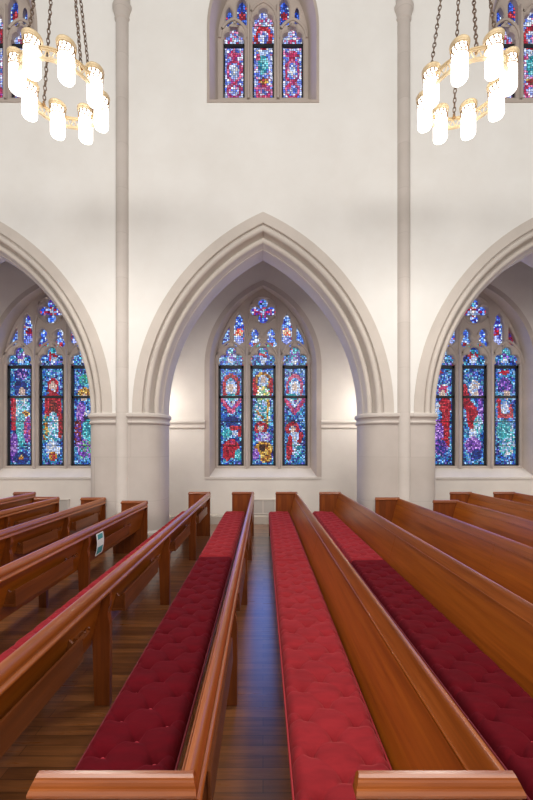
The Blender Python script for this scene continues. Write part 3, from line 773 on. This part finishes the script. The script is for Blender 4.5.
make_cushion(2, 4.60, DF-PT-.03, M_vm, 'rose red far cushion on the second pew right of the blue-lit floor', 18)

# leaflet tucked against the back of a left pew
xl = X0+SP*-2; yl = 4.63
t = empty('leaflet', (xl+.4925, yl, .565)); tag(t, 'teal and white paper leaflet hanging on the back of a left pew', 'leaflet')
def sheet(name, mat, s0, s1, w0, w1, off):
    mb = MB(); rows = []
    for i in range(9):
        s = s0+(s1-s0)*i/8; z = .565+s*.262; x = xl+.4925+.018*math.sin(s*PI)+off
        rows.append([mb.bm.verts.new((x, yl+w0+.03*s, z)), mb.bm.verts.new((x, yl+w1+.03*s, z)), mb.bm.verts.new((x-.002, yl+w1+.03*s, z)), mb.bm.verts.new((x-.002, yl+w0+.03*s, z))])
    for A, B in zip(rows, rows[1:]):
        for q in range(4): mb.face([A[q], A[(q+1) % 4], B[(q+1) % 4], B[q]], True)
    mb.face(rows[0]); mb.face(rows[-1][::-1])
    return mb.build(name, mat, t, (xl+.4925, yl, .565), sharp=40)
sheet('paper', M_paper, 0, 1, 0, .20, 0)
sheet('printed_panel', M_teal, .05, .38, .02, .17, .0015)
sheet('printed_panel', M_teal, .72, .95, .03, .17, .0015)

# ------------------------------------------------------------------ ring chandeliers
def make_chandelier(sx, label, a_off):
    Z = 4.47; cx = sx*2.70; cy = .003*377*Z; zb = H+Z+.045; R = .497
    org = (cx, cy, zb); t = empty('ring_chandelier', org); tag(t, label, 'chandelier', 'ring chandeliers with glowing cylinder lamps')
    mb = MB(); zr0, zr1 = zb+.185, zb+.325; n = 64
    def band(mbx, r0, r1, z0, z1):
        mbx.lathe([(r0,z0),(r1,z0),(r1,z1),(r0,z1),(r0,z0)], (cx, cy, 0), n, caps=False)
    band(mb, R-.012, R+.012, zr0, zr0+.025); band(mb, R-.012, R+.012, zr1-.025, zr1)
    band(mb, R-.022, R+.022, zr1-.008, zr1+.006); band(mb, R-.018, R+.018, zr0-.008, zr0+.006)
    for i in range(72):                              # openwork triangles
        a0 = 2*PI*i/72; a1 = 2*PI*(i+1)/72
        za, zc = (zr0+.02, zr1-.02) if i % 2 else (zr1-.02, zr0+.02)
        mb.tube([(cx+R*math.cos(a0), cy+R*math.sin(a0), za), (cx+R*math.cos(a1), cy+R*math.sin(a1), zc)], .007, 5)
    mb.build('ring', M_gold, t, org, sharp=40)
    for i in range(8):
        a = math.radians(a_off+45*i); lx, ly = cx+R*math.cos(a), cy+R*math.sin(a)
        mb = MB(); mb.lathe([(.06,0),(.085,.006),(.094,.025),(.095,.05),(.095,.40),(.09,.405)], (lx, ly, zb), 24)
        gl = mb.build('lamp_glass', M_lamp, t, org, sharp=50)
        mb = MB()
        mb.lathe([(.097,.395),(.108,.40),(.114,.412),(.109,.424),(.115,.434),(.118,.446),(.112,.458),(.10,.462),(.04,.47),(.005,.474)], (lx, ly, zb), 24)
        mb.build('lamp_cap', M_gold, gl, org, sharp=50)
        mb = MB()
        for q in range(12):
            b0, b1, b2 = [2*PI*(q+d)/12 for d in (0, .5, 1)]
            P = lambda bb, zz: (lx+.0985*math.cos(bb), ly+.0985*math.sin(bb), zb+zz)
            mb.tube([P(b0,.395), P((b0+b1)/2,.335), P(b1,.305)], .006, 5); mb.tube([P(b2,.395), P((b1+b2)/2,.335), P(b1,.305)], .006, 5)
        mb.lathe([(.0965,.285),(.101,.285),(.101,.296),(.0965,.296),(.0965,.285)], (lx, ly, zb), 24, caps=False)
        mb.build('lattice_collar', M_goldd, gl, org)
    # chains to a hub high up
    hub = (cx, cy, zb+3.3)
    for i in range(4):
        a = math.radians(a_off+22.5+90*i+45); p0 = Vector((cx+(R-.035)*math.cos(a), cy+(R-.035)*math.sin(a), zr1+.005)); p1 = Vector(hub)+Vector((.06*math.cos(a), .06*math.sin(a), -.04))
        d = p1-p0; Ltot = d.length; d.normalize()
        s1 = d.cross(Vector((0,0,1))).normalized(); s2 = d.cross(s1).normalized()
        mb = MB(); pitch = .062; m = int(Ltot/pitch)
        for j in range(m+1):
            c = p0+d*(j*pitch+.02); sd = s1 if j % 2 else s2
            pts = []
            for q in range(12):
                an = 2*PI*q/12; pts.append(c+d*(.039*math.cos(an))+sd*(.019*math.sin(an)))
            mb.tube(pts, .0075, 5, closed=True)
        mb.build('chain', M_chain, t, org)
        mb = MB(); mb.lathe([(.001,-.05),(.018,-.045),(.024,-.02),(.012,0),(.02,.012),(.001,.02)], tuple(p0+Vector((0,0,.01))), 10); mb.build('chain_anchor', M_goldd, t, org)
    mb = MB(); mb.lathe([(.01,-.1),(.06,-.07),(.09,-.02),(.08,.02),(.03,.06),(.02,.12),(.015,2.3)], hub, 16); mb.build('hub', M_chain, t, org, sharp=40)
make_chandelier(-1, 'glowing ring chandelier hanging at upper left', -101)
make_chandelier(1, 'glowing ring chandelier hanging at upper right', -79)

# aisle wall lamps, tucked behind the piers
for s, lab in ((-1, 'small glowing wall lamp behind the left pier'), (1, 'small glowing wall lamp behind the right pier')):
    cx = s*2.53; cy = YA-.27
    t = empty('wall_lamp', (cx, YA, 2.75)); tag(t, lab, 'wall lamp', 'aisle wall lamps behind the piers')
    MB().lathe([(.05,0),(.068,.01),(.07,.05),(.07,.36),(.06,.37)], (cx, cy, 2.80), 20).build('lamp_glass', M_lamp, t, (cx, YA, 2.75), sharp=40)
    mb = MB(); mb.lathe([(.02,-.06),(.06,-.02),(.078,.0),(.078,.02)], (cx, cy, 2.80), 20); mb.box(cx-.02, cx+.02, cy, YA, 2.755, 2.80); mb.box(cx-.05, cx+.05, YA-.18, YA-.16, 2.68, 2.92)
    mb.build('bracket', M_goldd, t, (cx, YA, 2.75))
    L = bpy.data.lights.new('aisle_lamp_light', 'POINT'); L.energy = 9; L.color = (1,.93,.84); L.shadow_soft_size = .08
    lo = bpy.data.objects.new('aisle_lamp_light', L); COL.objects.link(lo); lo.location = (cx, cy-.12, 2.98)

# added unseen fill lights for aisle and nave, with the two chandeliers' downlights
def lamp(name, loc, e, rad, c=(1,.95,.89)):
    L = bpy.data.lights.new(name, 'POINT'); L.energy = e; L.color = c; L.shadow_soft_size = rad
    o = bpy.data.objects.new(name, L); COL.objects.link(o); o.location = loc
for x in (-8.1, -2.712, 2.712, 8.1): lamp('aisle_fill_light', (x*.97, YNB+.17, 2.9), 46, .12)  # added behind the piers to brighten the aisle wall, no fixtures there
def downlight(name, loc, e, rad, ang, c=(1,.94,.86)):
    L = bpy.data.lights.new(name, 'SPOT'); L.energy = e; L.color = c; L.shadow_soft_size = rad; L.spot_size = math.radians(ang); L.spot_blend = 1
    o = bpy.data.objects.new(name, L); COL.objects.link(o); o.location = loc
for x in (-2.70, 2.70, 8.1, -8.1): downlight('nave_downlight', (x, 5.06, 6.30), 420, .35, 146)  # inner pair belong to the visible chandeliers, outer pair added out of view
for x in (-2.70, 2.70, 8.1, -8.1): downlight('nave_downlight', (x, -4.2, 6.36), 500, .9, 179)  # row added behind the camera for frontal light, without fixtures
for x in (-8.1, -2.70, 2.70, 8.1): lamp('nave_fill_light', (x, -4.0, 8.2), 1250, 1.8)  # broad fill added behind the camera to wash the upper nave wall

# daylight coming in through the blue glass of each window
def daylight(cx, y, z, sx, sz, e, c):
    L = bpy.data.lights.new('window_daylight', 'AREA'); L.shape = 'RECTANGLE'; L.size = sx; L.size_y = sz; L.energy = e; L.color = c
    o = bpy.data.objects.new('window_daylight', L); COL.objects.link(o); o.location = (cx, y, z); o.rotation_euler = (-PI/2, 0, 0)
for kx in (-1, 0, 1):
    daylight(kx*BAY, YA+.2, 3.1, 2.0, 3.2, 36, (.07,.27,1))
    daylight(kx*BAY, YN+.2, 9.7, 1.6, 1.6, 18, (.36,.36,1))

# ------------------------------------------------------------------ light
w = bpy.data.worlds.new('World'); S.world = w; w.use_nodes = True
nt = w.node_tree; bg = nt.nodes['Background']
tc = N(nt, 'ShaderNodeTexCoord'); sx = N(nt, 'ShaderNodeSeparateXYZ'); nt.links.new(tc.outputs['Generated'], sx.inputs[0])
r = ramp(nt, sx.outputs[2], [(0.0, (.95,.90,.84,1)), (.5, (1.0,.97,.93,1)), (1.0, (.94,.96,1.0,1))])
nt.links.new(r.outputs[0], bg.inputs[0]); bg.inputs[1].default_value = .36

# ------------------------------------------------------------------ camera
cam = bpy.data.cameras.new('camera'); co = bpy.data.objects.new('camera', cam); COL.objects.link(co)
co.location = (0, 0, H); co.rotation_euler = (PI/2, 0, 0)
cam.sensor_fit = 'VERTICAL'; cam.sensor_height = 36; cam.sensor_width = 24; cam.lens = 36*377/800
cam.shift_x = 3.5/800; cam.shift_y = 47.7/800; cam.clip_start = .05; cam.clip_end = 100
S.camera = co
S.view_settings.view_transform = 'Standard'; S.view_settings.look = 'None'; S.view_settings.gamma = 1; S.view_settings.use_curve_mapping = False
S.view_settings.exposure = -.12
